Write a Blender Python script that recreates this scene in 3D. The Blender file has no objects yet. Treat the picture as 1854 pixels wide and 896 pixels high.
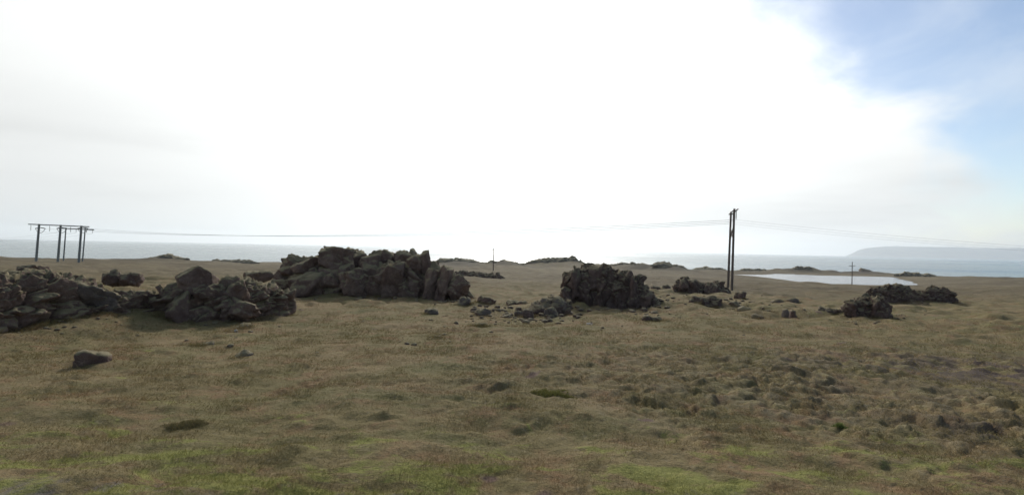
import bpy, bmesh, math, random
import numpy as np
from mathutils import Matrix, Vector

random.seed(7)
rng = np.random.default_rng(11)
R = math.radians
scene = bpy.context.scene
COL = scene.collection

# ------------------------------------------------------------------ camera
CAM_Z = 24.0                    # metres above the sea; about 2.5 m above the road verge
cam_data = bpy.data.cameras.new('camera')
cam_data.sensor_width = 36.0
cam_data.lens = 18.0            # 90 degrees across
cam_data.clip_start = 0.1
cam_data.clip_end = 100000.0
cam = bpy.data.objects.new('camera', cam_data)
COL.objects.link(cam)
cam.matrix_world = Matrix.Translation((0, 0, CAM_Z)) @ Matrix.Rotation(R(90.12), 4, 'X') @ Matrix.Rotation(R(1.17), 4, 'Z')
scene.camera = cam
CM = cam.matrix_world.copy()

# ------------------------------------------------------------------ sky and sun
SUN_EL, SUN_AZ = R(31), R(2)    # azimuth measured from +Y towards +X
SUN_DIR = Vector((math.sin(SUN_AZ) * math.cos(SUN_EL), math.cos(SUN_AZ) * math.cos(SUN_EL), math.sin(SUN_EL)))


class NT:
    """small helper for node trees"""
    def __init__(self, tree):
        self.t = tree
        self.t.nodes.clear()

    def n(self, kind, **kw):
        nd = self.t.nodes.new(kind)
        for k, v in kw.items():
            setattr(nd, k, v)
        return nd

    def put(self, sock, v):
        if isinstance(v, bpy.types.NodeSocket):
            self.t.links.new(v, sock)
        elif v is not None:
            if isinstance(v, (tuple, list)) and len(v) == 3 and sock.type == 'RGBA':
                v = (*v, 1.0)
            sock.default_value = v

    def math(self, op, a, b=None, c=None, clamp=False):
        nd = self.n('ShaderNodeMath', operation=op, use_clamp=clamp)
        self.put(nd.inputs[0], a)
        if b is not None: self.put(nd.inputs[1], b)
        if c is not None: self.put(nd.inputs[2], c)
        return nd.outputs[0]

    def dot(self, a, b):
        nd = self.n('ShaderNodeVectorMath', operation='DOT_PRODUCT')
        self.put(nd.inputs[0], a); self.put(nd.inputs[1], b)
        return nd.outputs['Value']

    def vmul(self, a, b):
        nd = self.n('ShaderNodeVectorMath', operation='MULTIPLY')
        self.put(nd.inputs[0], a); self.put(nd.inputs[1], b)
        return nd.outputs[0]

    def noise(self, vec, scale, detail=4, rough=0.55, dist=0.0, w=None):
        nd = self.n('ShaderNodeTexNoise')
        if w is not None:
            nd.noise_dimensions = '4D'; nd.inputs['W'].default_value = w
        self.put(nd.inputs['Vector'], vec)
        nd.inputs['Scale'].default_value = scale
        nd.inputs['Detail'].default_value = detail
        nd.inputs['Roughness'].default_value = rough
        nd.inputs['Distortion'].default_value = dist
        return nd.outputs['Fac']

    def rng(self, v, a, b, c=0.0, d=1.0, smooth=True):
        nd = self.n('ShaderNodeMapRange', interpolation_type='SMOOTHSTEP' if smooth else 'LINEAR')
        self.put(nd.inputs[0], v)
        for k, x in enumerate((a, b, c, d)):
            self.put(nd.inputs[1 + k], x)
        return nd.outputs[0]

    def mix(self, f, a, b):
        nd = self.n('ShaderNodeMix', data_type='RGBA')
        self.put(nd.inputs[0], f); self.put(nd.inputs[6], a); self.put(nd.inputs[7], b)
        return nd.outputs[2]


world = bpy.data.worlds.new('World')
scene.world = world
world.use_nodes = True
W = NT(world.node_tree)
gen = W.n('ShaderNodeTexCoord').outputs['Generated']
sep = W.n('ShaderNodeSeparateXYZ'); W.put(sep.inputs[0], gen)
dx, dy, dz = sep.outputs
sky = W.n('ShaderNodeTexSky', sky_type='NISHITA')
sky.sun_disc = False
sky.sun_elevation = SUN_EL
sky.sun_rotation = SUN_AZ
sky.altitude = 30.0
sky.air_density = 1.0
sky.dust_density = 0.6
sky.ozone_density = 2.0
# clouds lie in a sheet: look-up plane grows with distance towards the horizon
inv = W.math('DIVIDE', 1.0, W.math('ADD', W.math('ABSOLUTE', dz), 0.50))
pv = W.n('ShaderNodeVectorMath', operation='SCALE')
W.put(pv.inputs[0], gen); W.put(pv.inputs['Scale'], inv)
p = pv.outputs[0]
nz = W.noise(p, 2.6, 7, 0.52, 0.3)
nz_big = W.noise(p, 1.0, 3, 0.5, 0.0)
# the bank's edge runs across the sky from low on the right to overhead; it frays with the noise
edge = W.dot(gen, (0.585, -0.560, 0.585))
edge = W.math('ADD', edge, W.math('MULTIPLY', W.math('SUBTRACT', nz, 0.5), -0.50))
edge = W.math('ADD', edge, 0.045)
edge = W.math('ADD', edge, W.math('MULTIPLY', W.math('SUBTRACT', nz_big, 0.5), -0.16))
clear = W.rng(edge, -0.02, 0.125, 0.0, 1.0)
wisp = W.rng(W.noise(p, 3.6, 6, 0.55, 0.4), 0.40, 0.80, 0.0, 0.32)
clear = W.math('MULTIPLY', clear, W.math('SUBTRACT', 1.0, wisp))
sd = W.math('MAXIMUM', W.dot(gen, tuple(SUN_DIR)), 0.0)
glow = W.math('ADD', W.math('MULTIPLY', W.math('POWER', sd, 7.5), 0.95), W.math('MULTIPLY', W.math('POWER', sd, 60.0), 1.2))
low = W.rng(dz, 0.0, 0.30, 0.0, 1.0)
strat = W.noise(W.vmul(gen, (1.1, 1.1, 8.0)), 1.5, 4, 0.5, 0.3, w=3.1)
grey = W.math('ADD', 0.77, W.math('MULTIPLY', low, 0.17))
grey = W.math('SUBTRACT', grey, W.math('MULTIPLY', W.math('MULTIPLY', W.rng(strat, 0.40, 0.72), 0.22), W.math('SUBTRACT', 1.0, low)))
lum = W.math('ADD', grey, glow)
cl = W.n('ShaderNodeVectorMath', operation='SCALE')
cl.inputs[0].default_value = (0.985, 1.0, 0.985); W.put(cl.inputs['Scale'], lum)
sk = W.n('ShaderNodeVectorMath', operation='SCALE')
W.put(sk.inputs[0], sky.outputs[0]); sk.inputs['Scale'].default_value = 0.118
full = W.mix(clear, cl.outputs[0], sk.outputs[0])
bg = W.n('ShaderNodeBackground')
W.put(bg.inputs[0], full); bg.inputs[1].default_value = 1.0
out = W.n('ShaderNodeOutputWorld'); W.put(out.inputs[0], bg.outputs[0])
world.cycles.sampling_method = 'AUTOMATIC'

sun_data = bpy.data.lights.new('sun', 'SUN')
sun_data.energy = 2.8
sun_data.angle = R(5)           # a veiled sun: soft-edged shadows
sun_data.color = (1.0, 0.95, 0.87)
sun = bpy.data.objects.new('sun', sun_data)
COL.objects.link(sun)
sun.rotation_euler = (-SUN_DIR).to_track_quat('-Z', 'Y').to_euler()

vs = scene.view_settings
vs.view_transform = 'Standard'; vs.look = 'None'; vs.exposure = 0.0; vs.gamma = 1.0; vs.use_curve_mapping = False
scene.cycles.use_denoising = True
scene.cycles.max_bounces = 6
scene.cycles.volume_bounces = 1
scene.cycles.caustics_reflective = False

# ------------------------------------------------------------------ numeric helpers
FPX, CX, CY = 927.0, 927.0, 448.0


def at(px, py, D):
    """world point seen at pixel (px, py) of the photograph at depth D metres"""
    return CM @ Vector(((px - CX) / FPX * D, -(py - CY) / FPX * D, -D))


def _hash(ix, iy, iz, seed):
    h = (ix.astype(np.int64) * 374761393 + iy.astype(np.int64) * 668265263 + iz.astype(np.int64) * 2147483647 + seed * 1274126177) & 0xffffffff
    h = ((h ^ (h >> 13)) * 1274126177) & 0xffffffff
    h = ((h ^ (h >> 16)) * 2246822519) & 0xffffffff
    return (h ^ (h >> 15)) & 0xffffffff


def vnoise(x, y, z, seed=0):
    """value noise, about -1..1"""
    ix, iy, iz = np.floor(x), np.floor(y), np.floor(z)
    fx, fy, fz = x - ix, y - iy, z - iz
    fx = fx * fx * fx * (fx * (fx * 6 - 15) + 10); fy = fy * fy * fy * (fy * (fy * 6 - 15) + 10); fz = fz * fz * fz * (fz * (fz * 6 - 15) + 10)
    r = 0.0
    for a in (0, 1):
        wx = fx if a else 1 - fx
        for b in (0, 1):
            wy = fy if b else 1 - fy
            for c in (0, 1):
                wz = fz if c else 1 - fz
                r = r + wx * wy * wz * (_hash(ix + a, iy + b, iz + c, seed) / 2147483648.0 - 1.0)
    return r


def vnoise2(x, y, seed=0):
    ix, iy = np.floor(x), np.floor(y)
    fx, fy = x - ix, y - iy
    fx = fx * fx * fx * (fx * (fx * 6 - 15) + 10); fy = fy * fy * fy * (fy * (fy * 6 - 15) + 10)
    z0 = np.zeros_like(ix)
    r = 0.0
    for a in (0, 1):
        wx = fx if a else 1 - fx
        for b in (0, 1):
            wy = fy if b else 1 - fy
            r = r + wx * wy * (_hash(ix + a, iy + b, z0, seed) / 2147483648.0 - 1.0)
    return r


def fbm2(x, y, s, oct=4, seed=0, gain=0.5):
    r, a, f = 0.0, 1.0, 1.0 / s
    for k in range(oct):
        r = r + a * vnoise2(x * f + 17.3 * k, y * f - 9.1 * k, seed + k); a *= gain; f *= 2.03
    return r


def fbm3(P, s, oct=4, seed=0, gain=0.5):
    r, a, f = 0.0, 1.0, 1.0 / s
    for k in range(oct):
        r = r + a * vnoise(P[:, 0] * f + 5.2 * k, P[:, 1] * f + 1.7 * k, P[:, 2] * f - 3.3 * k, seed + k); a *= gain; f *= 2.03
    return r


def worley2(x, y, s, seed=0):
    X, Y = x / s, y / s
    ix, iy = np.floor(X), np.floor(Y)
    z0 = np.zeros_like(ix)
    best = np.full(np.shape(X), 9.0); val = np.zeros(np.shape(X))
    for a in (-1, 0, 1):
        for b in (-1, 0, 1):
            jx = _hash(ix + a, iy + b, z0, seed) / 4294967296.0
            jy = _hash(ix + a, iy + b, z0 + 1, seed) / 4294967296.0
            d = np.hypot(ix + a + 0.1 + 0.8 * jx - X, iy + b + 0.1 + 0.8 * jy - Y)
            v = _hash(ix + a, iy + b, z0 + 2, seed) / 4294967296.0
            m = d < best
            best = np.where(m, d, best); val = np.where(m, v, val)
    return best, val


def worley3(P, seed=0):
    """nearest and second nearest feature distance, offset from the cell's centre, three random numbers per cell"""
    I = np.floor(P)
    n = len(P)
    f1 = np.full(n, 9.0); f2 = np.full(n, 9.0)
    off = np.zeros((n, 3)); rnd = np.zeros((n, 4))
    for a in (-1, 0, 1):
        for b in (-1, 0, 1):
            for c in (-1, 0, 1):
                ix, iy, iz = I[:, 0] + a, I[:, 1] + b, I[:, 2] + c
                h = _hash(ix, iy, iz, seed)
                j = np.column_stack([(h & 1023) / 1023.0, ((h >> 10) & 1023) / 1023.0, ((h >> 20) & 1023) / 1023.0])
                dv = P - (np.column_stack([ix, iy, iz]) + 0.05 + 0.9 * j)
                d = np.sqrt((dv * dv).sum(1))
                m = d < f1
                f2 = np.where(m, f1, np.minimum(f2, d))
                f1 = np.where(m, d, f1)
                off[m] = dv[m]
                rnd[m, :3] = j[m][:, ::-1]; rnd[m, 3] = (_hash(ix[m], iy[m], iz[m], seed + 77) / 4294967296.0)
    return f1, f2, off, rnd


def blocky(P, cell, seed, turn):
    """displacement that breaks a surface into fused angular blocks with clefts between them; cell sizes in metres"""
    c, s_ = math.cos(turn), math.sin(turn)
    Q = np.column_stack([P[:, 0] * c + P[:, 2] * s_, P[:, 1], -P[:, 0] * s_ + P[:, 2] * c]) / np.array(cell)[None, :]
    Q = Q + 0.18 * np.column_stack([fbm3(Q, 0.9, 2, seed + 1), fbm3(Q, 0.9, 2, seed + 2), fbm3(Q, 0.9, 2, seed + 3)])
    f1, f2, off, rnd = worley3(Q, seed)
    k = float(np.mean(cell))
    plane = ((rnd[:, :3] - 0.5) * 2 * off).sum(1)
    return k * (0.42 * (rnd[:, 3] - 0.5) + 0.55 * plane - 0.16 * np.exp(-((f2 - f1) / 0.09) ** 2))


def sstep(a, b, v):
    t = np.clip((v - a) / (b - a), 0, 1)
    return t * t * (3 - 2 * t)


# ------------------------------------------------------------------ terrain
# (x, y, half-width x, half-width y, turn, height): rises that carry the outcrops, far ridges and dips
def bump_px(px, D, wpx, sy, h, turn=0.0):
    return ((px - CX) / FPX * D, D, wpx / FPX * D, sy, turn, h)


BUMPS = [
    bump_px(60, 20.0, 190, 3.6, 1.25, -0.25), bump_px(330, 23.5, 120, 2.6, 0.75, -0.15), bump_px(470, 26, 70, 2.5, 0.5),
    bump_px(660, 39.5, 120, 2.2, 2.0), bump_px(590, 40.5, 60, 2.0, 0.5), bump_px(1090, 33.5, 70, 1.6, 0.4),
    bump_px(1270, 35, 75, 3.0, 0.65), bump_px(1180, 33, 40, 2.5, 0.3),
    bump_px(1640, 47, 70, 1.5, 0.4), bump_px(1555, 28.5, 40, 1.2, 0.25),
    # dips on the right towards the lagoon
    bump_px(1480, 60, 160, 14, -0.8), bump_px(1560, 185, 260, 45, -2.6), bump_px(1500, 290, 260, 60, -4.0), bump_px(1720, 150, 220, 40, -1.0), bump_px(1500, 240, 230, 50, -2.2),
    # far ridges
    bump_px(0, 230, 90, 30, 1.2), bump_px(310, 300, 60, 22, 2.0), bump_px(450, 330, 160, 30, 0.6),
    bump_px(820, 330, 75, 25, 4.6), bump_px(905, 380, 60, 25, 4.0), bump_px(1000, 430, 60, 24, 5.6), bump_px(985, 440, 22, 16, 1.6),
    bump_px(1080, 420, 90, 26, 3.8), bump_px(1200, 400, 50, 24, 3.6), bump_px(1300, 440, 70, 26, 2.6),
    bump_px(1430, 520, 70, 22, 4.6), bump_px(1530, 520, 70, 22, 3.8), bump_px(1640, 540, 50, 22, 6.0), bump_px(1720, 560, 60, 20, 2.5),
]
LAGOON_Z = 24.0 - 16.9
_lpx = [(1296, 496.5), (1340, 499), (1385, 502), (1430, 508), (1475, 513.5), (1520, 515.5), (1580, 516), (1650, 517.5), (1662, 514), (1640, 507), (1618, 501.5), (1560, 500), (1480, 498.5), (1430, 496.3), (1405, 495.6), (1385, 497.2), (1340, 497.0)]


def _on_level(px, py, z):
    d = (at(px, py, 1.0) - Vector((0, 0, CAM_Z)))
    t = (z - CAM_Z) / d.z
    return (d.x * t, d.y * t)


LAG0 = [_on_level(a, b, LAGOON_Z) for a, b in _lpx]
LAG = []
_lr = random.Random(3)
for _i in range(len(LAG0)):
    (_x0, _y0), (_x1, _y1) = LAG0[_i], LAG0[(_i + 1) % len(LAG0)]
    for _k in range(5):
        _j = 0.0 if _k == 0 else 1.0
        LAG.append((_x0 + (_x1 - _x0) * _k / 5 + _j * _lr.uniform(-1.5, 1.5), _y0 + (_y1 - _y0) * _k / 5 + _j * _lr.uniform(-2.4, 2.4)))


def lagoon_sd(x, y):
    """signed distance to the lagoon's outline, negative inside"""
    n = len(LAG)
    best = np.full(np.shape(x), 1e9); inside = np.zeros(np.shape(x), bool)
    for i in range(n):
        x0, y0 = LAG[i]; x1, y1 = LAG[(i + 1) % n]
        ex, ey = x1 - x0, y1 - y0
        t = np.clip(((x - x0) * ex + (y - y0) * ey) / (ex * ex + ey * ey), 0, 1)
        best = np.minimum(best, np.hypot(x - x0 - t * ex, y - y0 - t * ey))
        c = ((y0 > y) != (y1 > y)) & (x < (x1 - x0) * (y - y0) / (y1 - y0 + 1e-12) + x0)
        inside ^= c
    return np.where(inside, -best, best)


def ground(x, y, fine=True):
    x = np.asarray(x, float); y = np.asarray(y, float)
    r = np.hypot(x, y)
    yy = np.where(y > 0, y, 0.15 * y)
    z = CAM_Z - 2.5 - 0.033 * yy
    # the shore: beyond the land's edge the ground falls under the sea
    shore = 640 + 45 * fbm2(x, y, 190, 3, 5)
    ymax = float(np.max(y)) if y.size else 0.0
    crag_n = fbm2(x, y, 16, 3, 31) if ymax > 120 else 0.0
    for (bx, by, sx, sy, tn, h) in BUMPS:
        if by - 3.2 * max(sy, sx * abs(math.sin(tn))) > ymax: continue
        c, s = math.cos(tn), math.sin(tn)
        u = (x - bx) * c + (y - by) * s; v = -(x - bx) * s + (y - by) * c
        w = np.exp(-((u / sx) ** 2 + (v / sy) ** 2))
        if by > 200 and h > 0:      # craggy tops on the far ridges
            w = w * (1.0 + 0.35 * crag_n)
        z = z + h * w
    far = sstep(30, 140, r)
    z = z + 0.10 * fbm2(x, y, 9, 3, 3) * (1 + 2.0 * far) + far * 0.7 * fbm2(x, y, 60, 3, 9)
    if ymax > 120:
        z = z + sstep(120, 260, r) * (0.55 * fbm2(x, y, 24, 4, 71) + 1.1 * np.clip(fbm2(x, y, 34, 3, 73) - 0.25, 0, 1))
    sd = np.full(x.shape, 1e9)
    fm = y > 220
    if fm.any(): sd[fm] = lagoon_sd(x[fm], y[fm])
    k = sstep(45, 0, sd)
    z = np.where(sd > 0, z * (1 - k) + k * (LAGOON_Z + 0.04 + 0.05 * np.clip(sd, 0, 60)), LAGOON_Z + 0.04 - np.clip(-sd * 0.1, 0, 1.2))
    drop = np.maximum(r - shore, 0)
    z = z - 0.16 * np.minimum(drop, 300)
    z = np.maximum(z, -14.0)
    if fine:
        z = z + hummock(x, y, r)
    return z


def hum_mask(x, y):
    """where the turf breaks up into frost hummocks: a broad tongue on the right and a band across the middle"""
    m = np.exp(-(((x - 8.0) / 7.4) ** 2 + ((y - 12.0 - 0.10 * (x - 8)) / 4.2) ** 2)) * 1.3
    m = np.maximum(m, 0.85 * np.exp(-(((x - 1.0) / 4.2) ** 2 + ((y - 9.6) / 1.5) ** 2)))
    m = np.maximum(m, 0.4 * np.exp(-(((x - 12) / 4) ** 2 + ((y - 7.6) / 1.2) ** 2)))
    m = m * (0.95 + 0.6 * fbm2(x, y, 3.0, 2, 77))
    return np.clip(m, 0, 0.9)


def hummock(x, y, r):
    near = sstep(70, 30, r)
    m = hum_mask(x, y)
    wx = x + 0.22 * fbm2(x, y, 0.6, 3, 41); wy = y + 0.22 * fbm2(x, y, 0.6, 3, 43)
    d, v = worley2(wx, wy * 1.15, 0.43, 4)
    dome = np.clip(1 - (d / 0.60) ** 2.6, 0, 1) ** 0.6 * (0.3 + 0.7 * v)
    d2, v2 = worley2(wx + 9, wy, 0.22, 6)
    dome2 = np.clip(1 - (d2 / 0.6) ** 2, 0, 1) * v2
    low = 0.05 * fbm2(x, y * 1.6, 1.5, 3, 21) + 0.02 * fbm2(x, y * 1.4, 0.35, 2, 23)
    d3, v3 = worley2(wx * 0.8 + 3, wy * 1.3, 0.9, 8)
    loose = np.clip(1 - (d3 / 0.42) ** 2, 0, 1) * np.clip(v3 - 0.4, 0, 1) * 0.12 * (0.6 + 0.9 * fbm2(x, y, 0.3, 2, 25))
    mid = sstep(18, 34, r) * sstep(260, 60, r)
    dm, vm = worley2(wx + 31, wy, 2.4, 12)
    dn, vn = worley2(wx - 17, wy, 1.1, 13)
    rough_far = mid * (0.22 * np.clip(1 - (dm / 0.6) ** 2, 0, 1) * vm + 0.16 * np.clip(1 - (dn / 0.5) ** 2, 0, 1) * vn * sstep(90, 50, r) + 0.14 * fbm2(x, y, 2.2, 3, 61))
    return near * (m * ((0.165 + 0.09 * fbm2(x, y, 1.4, 2, 79)) * dome + 0.085 * dome2 - 0.05) + low + loose * (1 - m)) + rough_far


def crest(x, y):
    """how much of a hummock's crown is under a point, for the paler colour mixed in there"""
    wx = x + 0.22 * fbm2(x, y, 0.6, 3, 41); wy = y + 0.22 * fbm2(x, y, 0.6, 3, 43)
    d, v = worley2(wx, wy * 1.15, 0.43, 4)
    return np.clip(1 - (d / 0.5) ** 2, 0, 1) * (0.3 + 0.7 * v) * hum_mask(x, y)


def gz(x, y, fine=False):
    return float(ground(np.array([x]), np.array([y]), fine)[0])


def hit(px, py):
    """depth at which the ground is met below pixel (px, py)"""
    o = Vector((0, 0, CAM_Z)); d = at(px, py, 1.0) - o
    near_ = d.z * 60 < -5.6
    Ds = np.geomspace(3, 60, 220) if near_ else np.geomspace(3, 700, 500)
    z = ground(d.x * Ds, d.y * Ds, False)
    below = CAM_Z + d.z * Ds < z
    i = int(np.argmax(below))
    return float(Ds[i]) if below.any() else 400.0


# ------------------------------------------------------------------ materials
def material(name):
    m = bpy.data.materials.new(name)
    m.use_nodes = True
    return m, NT(m.node_tree)


def finish(T, bsdf, disp=None):
    o = T.n('ShaderNodeOutputMaterial')
    T.put(o.inputs[0], bsdf)


def principled(T, color, rough=0.9, normal=None, spec=0.3, metal=0.0):
    b = T.n('ShaderNodeBsdfPrincipled')
    T.put(b.inputs['Base Color'], color); T.put(b.inputs['Roughness'], rough)
    b.inputs['Specular IOR Level'].default_value = spec
    b.inputs['Metallic'].default_value = metal
    if normal is not None: T.put(b.inputs['Normal'], normal)
    return b


def bump(T, h, strength, dist):
    b = T.n('ShaderNodeBump')
    b.inputs['Strength'].default_value = strength; b.inputs['Distance'].default_value = dist
    T.put(b.inputs['Height'], h)
    return b.outputs[0]


def turf_colour(T, pos):
    """vegetation colour by place: dry bent grass, olive moss, bright green patches near the road, brown heath, a little heather"""
    flat = T.vmul(pos, (1, 1, 0.0))
    n1 = T.noise(flat, 0.35, 4, 0.6, 0.4)
    n2 = T.noise(flat, 1.3, 5, 0.62, 0.5, w=2.0)
    n3 = T.noise(T.vmul(flat, (0.8, 1.5, 1)), 1.1, 6, 0.68, 0.6, w=7.0)
    n4 = T.noise(T.vmul(flat, (1, 1.7, 1)), 5.5, 3, 0.6, 0.0, w=4.0)
    nf = T.noise(T.vmul(flat, (0.4, 1, 1)), 0.03, 5, 0.6, 0.3, w=9.0)
    nfine = T.noise(flat, 24.0, 2, 0.6, 0.0, w=12.0)
    dry, olive, brown, green = (0.222, 0.162, 0.082), (0.160, 0.130, 0.056), (0.212, 0.136, 0.069), (0.205, 0.206, 0.056)
    c = T.mix(T.rng(n1, 0.30, 0.60), dry, olive)
    c = T.mix(T.rng(n2, 0.49, 0.67), c, brown)
    n5 = T.noise(T.vmul(flat, (0.55, 1.2, 1)), 0.75, 5, 0.65, 0.6, w=26.0)
    c = T.mix(T.math('MULTIPLY', T.rng(n5, 0.52, 0.66), 0.6), c, (0.132, 0.124, 0.050))
    spk = T.noise(T.vmul(flat, (0.8, 1.5, 1)), 3.2, 3, 0.55, 0.3, w=33.0)
    c = T.mix(T.math('MULTIPLY', T.rng(spk, 0.66, 0.76), 0.7), c, (0.062, 0.050, 0.028))
    c = T.mix(T.math('MULTIPLY', T.rng(n4, 0.50, 0.74), 0.55), c, (0.255, 0.210, 0.125))
    c = T.mix(T.math('MULTIPLY', T.rng(n4, 0.46, 0.24), 0.45), c, (0.100, 0.084, 0.040))
    sp = T.n('ShaderNodeSeparateXYZ'); T.put(sp.inputs[0], pos)
    # green flushes: many beside the road, few farther out
    nearroad = T.rng(sp.outputs[1], 5.0, 10.5, 1.0, 0.0)
    thr = T.math('SUBTRACT', 0.635, T.math('MULTIPLY', nearroad, 0.165))
    gm = T.math('MULTIPLY', T.rng(T.math('SUBTRACT', n3, thr), 0.0, 0.09), 0.85)
    c = T.mix(gm, c, green)
    heath = T.math('MULTIPLY', T.rng(T.noise(flat, 1.1, 2, 0.5, 0.0, w=21.0), 0.69, 0.74), 0.6)
    c = T.mix(heath, c, (0.13, 0.075, 0.085))
    # distance: broad bands of pale grass and dark heath
    nt = T.noise(T.vmul(flat, (0.5, 1, 1)), 0.75, 6, 0.7, 0.3, w=37.0)
    farm = T.rng(sp.outputs[1], 30.0, 90.0)
    cf = T.mix(T.rng(nf, 0.38, 0.62), (0.178, 0.142, 0.082), (0.110, 0.086, 0.052))
    nm = T.noise(T.vmul(flat, (0.6, 1, 1)), 0.22, 6, 0.66, 0.4, w=15.0)
    cf = T.mix(T.math('MULTIPLY', T.rng(nm, 0.44, 0.62), 0.75), cf, (0.086, 0.066, 0.042))
    cf = T.mix(T.math('MULTIPLY', T.rng(nm, 0.44, 0.30), 0.4), cf, (0.125, 0.120, 0.052))
    cf = T.mix(T.math('MULTIPLY', T.rng(nt, 0.52, 0.66), 0.6), cf, (0.070, 0.056, 0.034))
    cf = T.mix(T.math('MULTIPLY', T.rng(nt, 0.46, 0.34), 0.5), cf, (0.225, 0.185, 0.110))
    c = T.mix(T.math('MULTIPLY', farm, 0.8), c, cf)
    v = T.rng(nfine, 0.25, 0.75, 0.80, 1.20, False)
    sc = T.n('ShaderNodeVectorMath', operation='SCALE'); T.put(sc.inputs[0], c); T.put(sc.inputs['Scale'], v)
    return sc.outputs[0], sp, n2, n4


def make_ground_mat():
    m, T = material('turf')
    pos = T.n('ShaderNodeNewGeometry').outputs['Position']
    c, sp, n2, n4 = turf_colour(T, pos)
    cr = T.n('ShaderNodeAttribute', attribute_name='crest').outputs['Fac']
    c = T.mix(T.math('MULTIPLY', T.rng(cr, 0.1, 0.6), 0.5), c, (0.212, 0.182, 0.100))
    # bare peaty soil between the hummocks and gravel by the road
    soil_n = T.noise(pos, 1.6, 5, 0.65, 0.4, w=30.0)
    at_ = T.n('ShaderNodeAttribute', attribute_name='soil')
    soil = T.math('MULTIPLY', at_.outputs['Fac'], T.rng(soil_n, 0.42, 0.56))
    c = T.mix(soil, c, (0.094, 0.070, 0.056))
    rk = T.n('ShaderNodeAttribute', attribute_name='rocky').outputs['Fac']
    c = T.mix(T.math('MULTIPLY', rk, 0.75), c, (0.078, 0.066, 0.046))
    grav_n = T.noise(pos, 3.0, 5, 0.7, 0.3, w=40.0)
    grav = T.rng(T.math('ADD', sp.outputs[1], T.math('MULTIPLY', T.math('SUBTRACT', grav_n, 0.5), 3.2)), 5.5, 4.9)
    peb = T.n('ShaderNodeTexVoronoi'); T.put(peb.inputs[0], pos); peb.inputs['Scale'].default_value = 38.0
    gcol = T.mix(peb.outputs['Distance'], (0.20, 0.170, 0.140), (0.095, 0.080, 0.066))
    c = T.mix(T.math('MULTIPLY', grav, 0.9), c, gcol)
    hb = T.math('MULTIPLY', T.noise(T.vmul(pos, (0.7, 1, 1)), 0.9, 6, 0.7, 0.2, w=17.0), T.rng(sp.outputs[1], 25.0, 70.0, 0.0, 9.0))
    h = T.math('ADD', T.math('MULTIPLY', T.noise(pos, 9.0, 5, 0.65, 0.0, w=1.0), 1.0), T.math('MULTIPLY', T.noise(pos, 38.0, 3, 0.7, 0.0, w=5.0), 0.35))
    nrm = bump(T, T.math('ADD', h, hb), 0.8, 0.07)
    finish(T, principled(T, c, 0.95, nrm, 0.12).outputs[0])
    return m


def make_blade_mat(name='grass_blades'):
    m, T = material(name)
    pos = T.n('ShaderNodeNewGeometry').outputs['Position']
    c, sp, n2, n4 = turf_colour(T, pos)
    tone = T.n('ShaderNodeAttribute', attribute_name='tone').outputs['Fac']
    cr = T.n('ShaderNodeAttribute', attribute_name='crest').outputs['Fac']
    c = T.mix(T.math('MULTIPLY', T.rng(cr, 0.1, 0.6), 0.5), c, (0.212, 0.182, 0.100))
    s = T.n('ShaderNodeVectorMath', operation='SCALE'); T.put(s.inputs[0], c); T.put(s.inputs['Scale'], T.rng(tone, 0, 1, 0.90, 1.30, False))
    c2 = T.mix(T.rng(tone, 0.80, 1.0, 0.0, 0.45), s.outputs[0], (0.24, 0.20, 0.115))
    d = principled(T, c2, 0.85, None, 0.15)
    t = T.n('ShaderNodeBsdfTranslucent'); T.put(t.inputs[0], c2)
    mx = T.n('ShaderNodeMixShader'); mx.inputs[0].default_value = 0.35
    T.put(mx.inputs[1], d.outputs[0]); T.put(mx.inputs[2], t.outputs[0])
    finish(T, mx.outputs[0])
    return m


def make_tussock_mat(name, a, b):
    m, T = material(name)
    tone = T.n('ShaderNodeAttribute', attribute_name='tone').outputs['Fac']
    c = T.mix(tone, a, b)
    d = principled(T, c, 0.85, None, 0.15)
    t = T.n('ShaderNodeBsdfTranslucent'); T.put(t.inputs[0], c)
    mx = T.n('ShaderNodeMixShader'); mx.inputs[0].default_value = 0.22
    T.put(mx.inputs[1], d.outputs[0]); T.put(mx.inputs[2], t.outputs[0])
    finish(T, mx.outputs[0])
    return m


def make_rock_mat(name, a, b, lichen=0.5):
    m, T = material(name)
    g = T.n('ShaderNodeNewGeometry')
    pos = g.outputs['Position']
    nz_ = T.n('ShaderNodeSeparateXYZ'); T.put(nz_.inputs[0], g.outputs['Normal'])
    n1 = T.noise(pos, 1.1, 6, 0.65, 0.5)
    n2 = T.noise(pos, 6.0, 5, 0.7, 0.3, w=3.0)
    n3 = T.noise(pos, 26.0, 3, 0.7, 0.0, w=8.0)
    c = T.mix(T.rng(n1, 0.36, 0.64), a, b)
    c = T.mix(T.math('MULTIPLY', T.rng(n2, 0.52, 0.72), 0.6), c, tuple(min(1, x * 1.7) for x in b))
    c = T.mix(T.math('MULTIPLY', T.rng(n2, 0.44, 0.26), 0.6), c, tuple(x * 0.5 for x in a))
    # rusty stains
    c = T.mix(T.math('MULTIPLY', T.rng(T.noise(pos, 0.8, 3, 0.5, 0.0, w=14.0), 0.56, 0.70), 0.45), c, (0.088, 0.050, 0.040))
    # moss and lichen settle on faces turned to the sky
    up = T.math('ADD', nz_.outputs[2], T.math('MULTIPLY', T.math('SUBTRACT', n2, 0.5), 1.3))
    c = T.mix(T.math('MULTIPLY', T.rng(up, 0.28, 0.70), lichen), c, (0.215, 0.180, 0.098))
    c = T.mix(T.math('MULTIPLY', T.rng(n3, 0.60, 0.70), 0.45), c, (0.25, 0.235, 0.195))
    h = T.math('ADD', T.math('MULTIPLY', n2, 1.0), T.math('MULTIPLY', n3, 0.35))
    nrm = bump(T, h, 0.9, 0.09)
    finish(T, principled(T, c, 0.92, nrm, 0.25).outputs[0])
    return m


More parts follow.
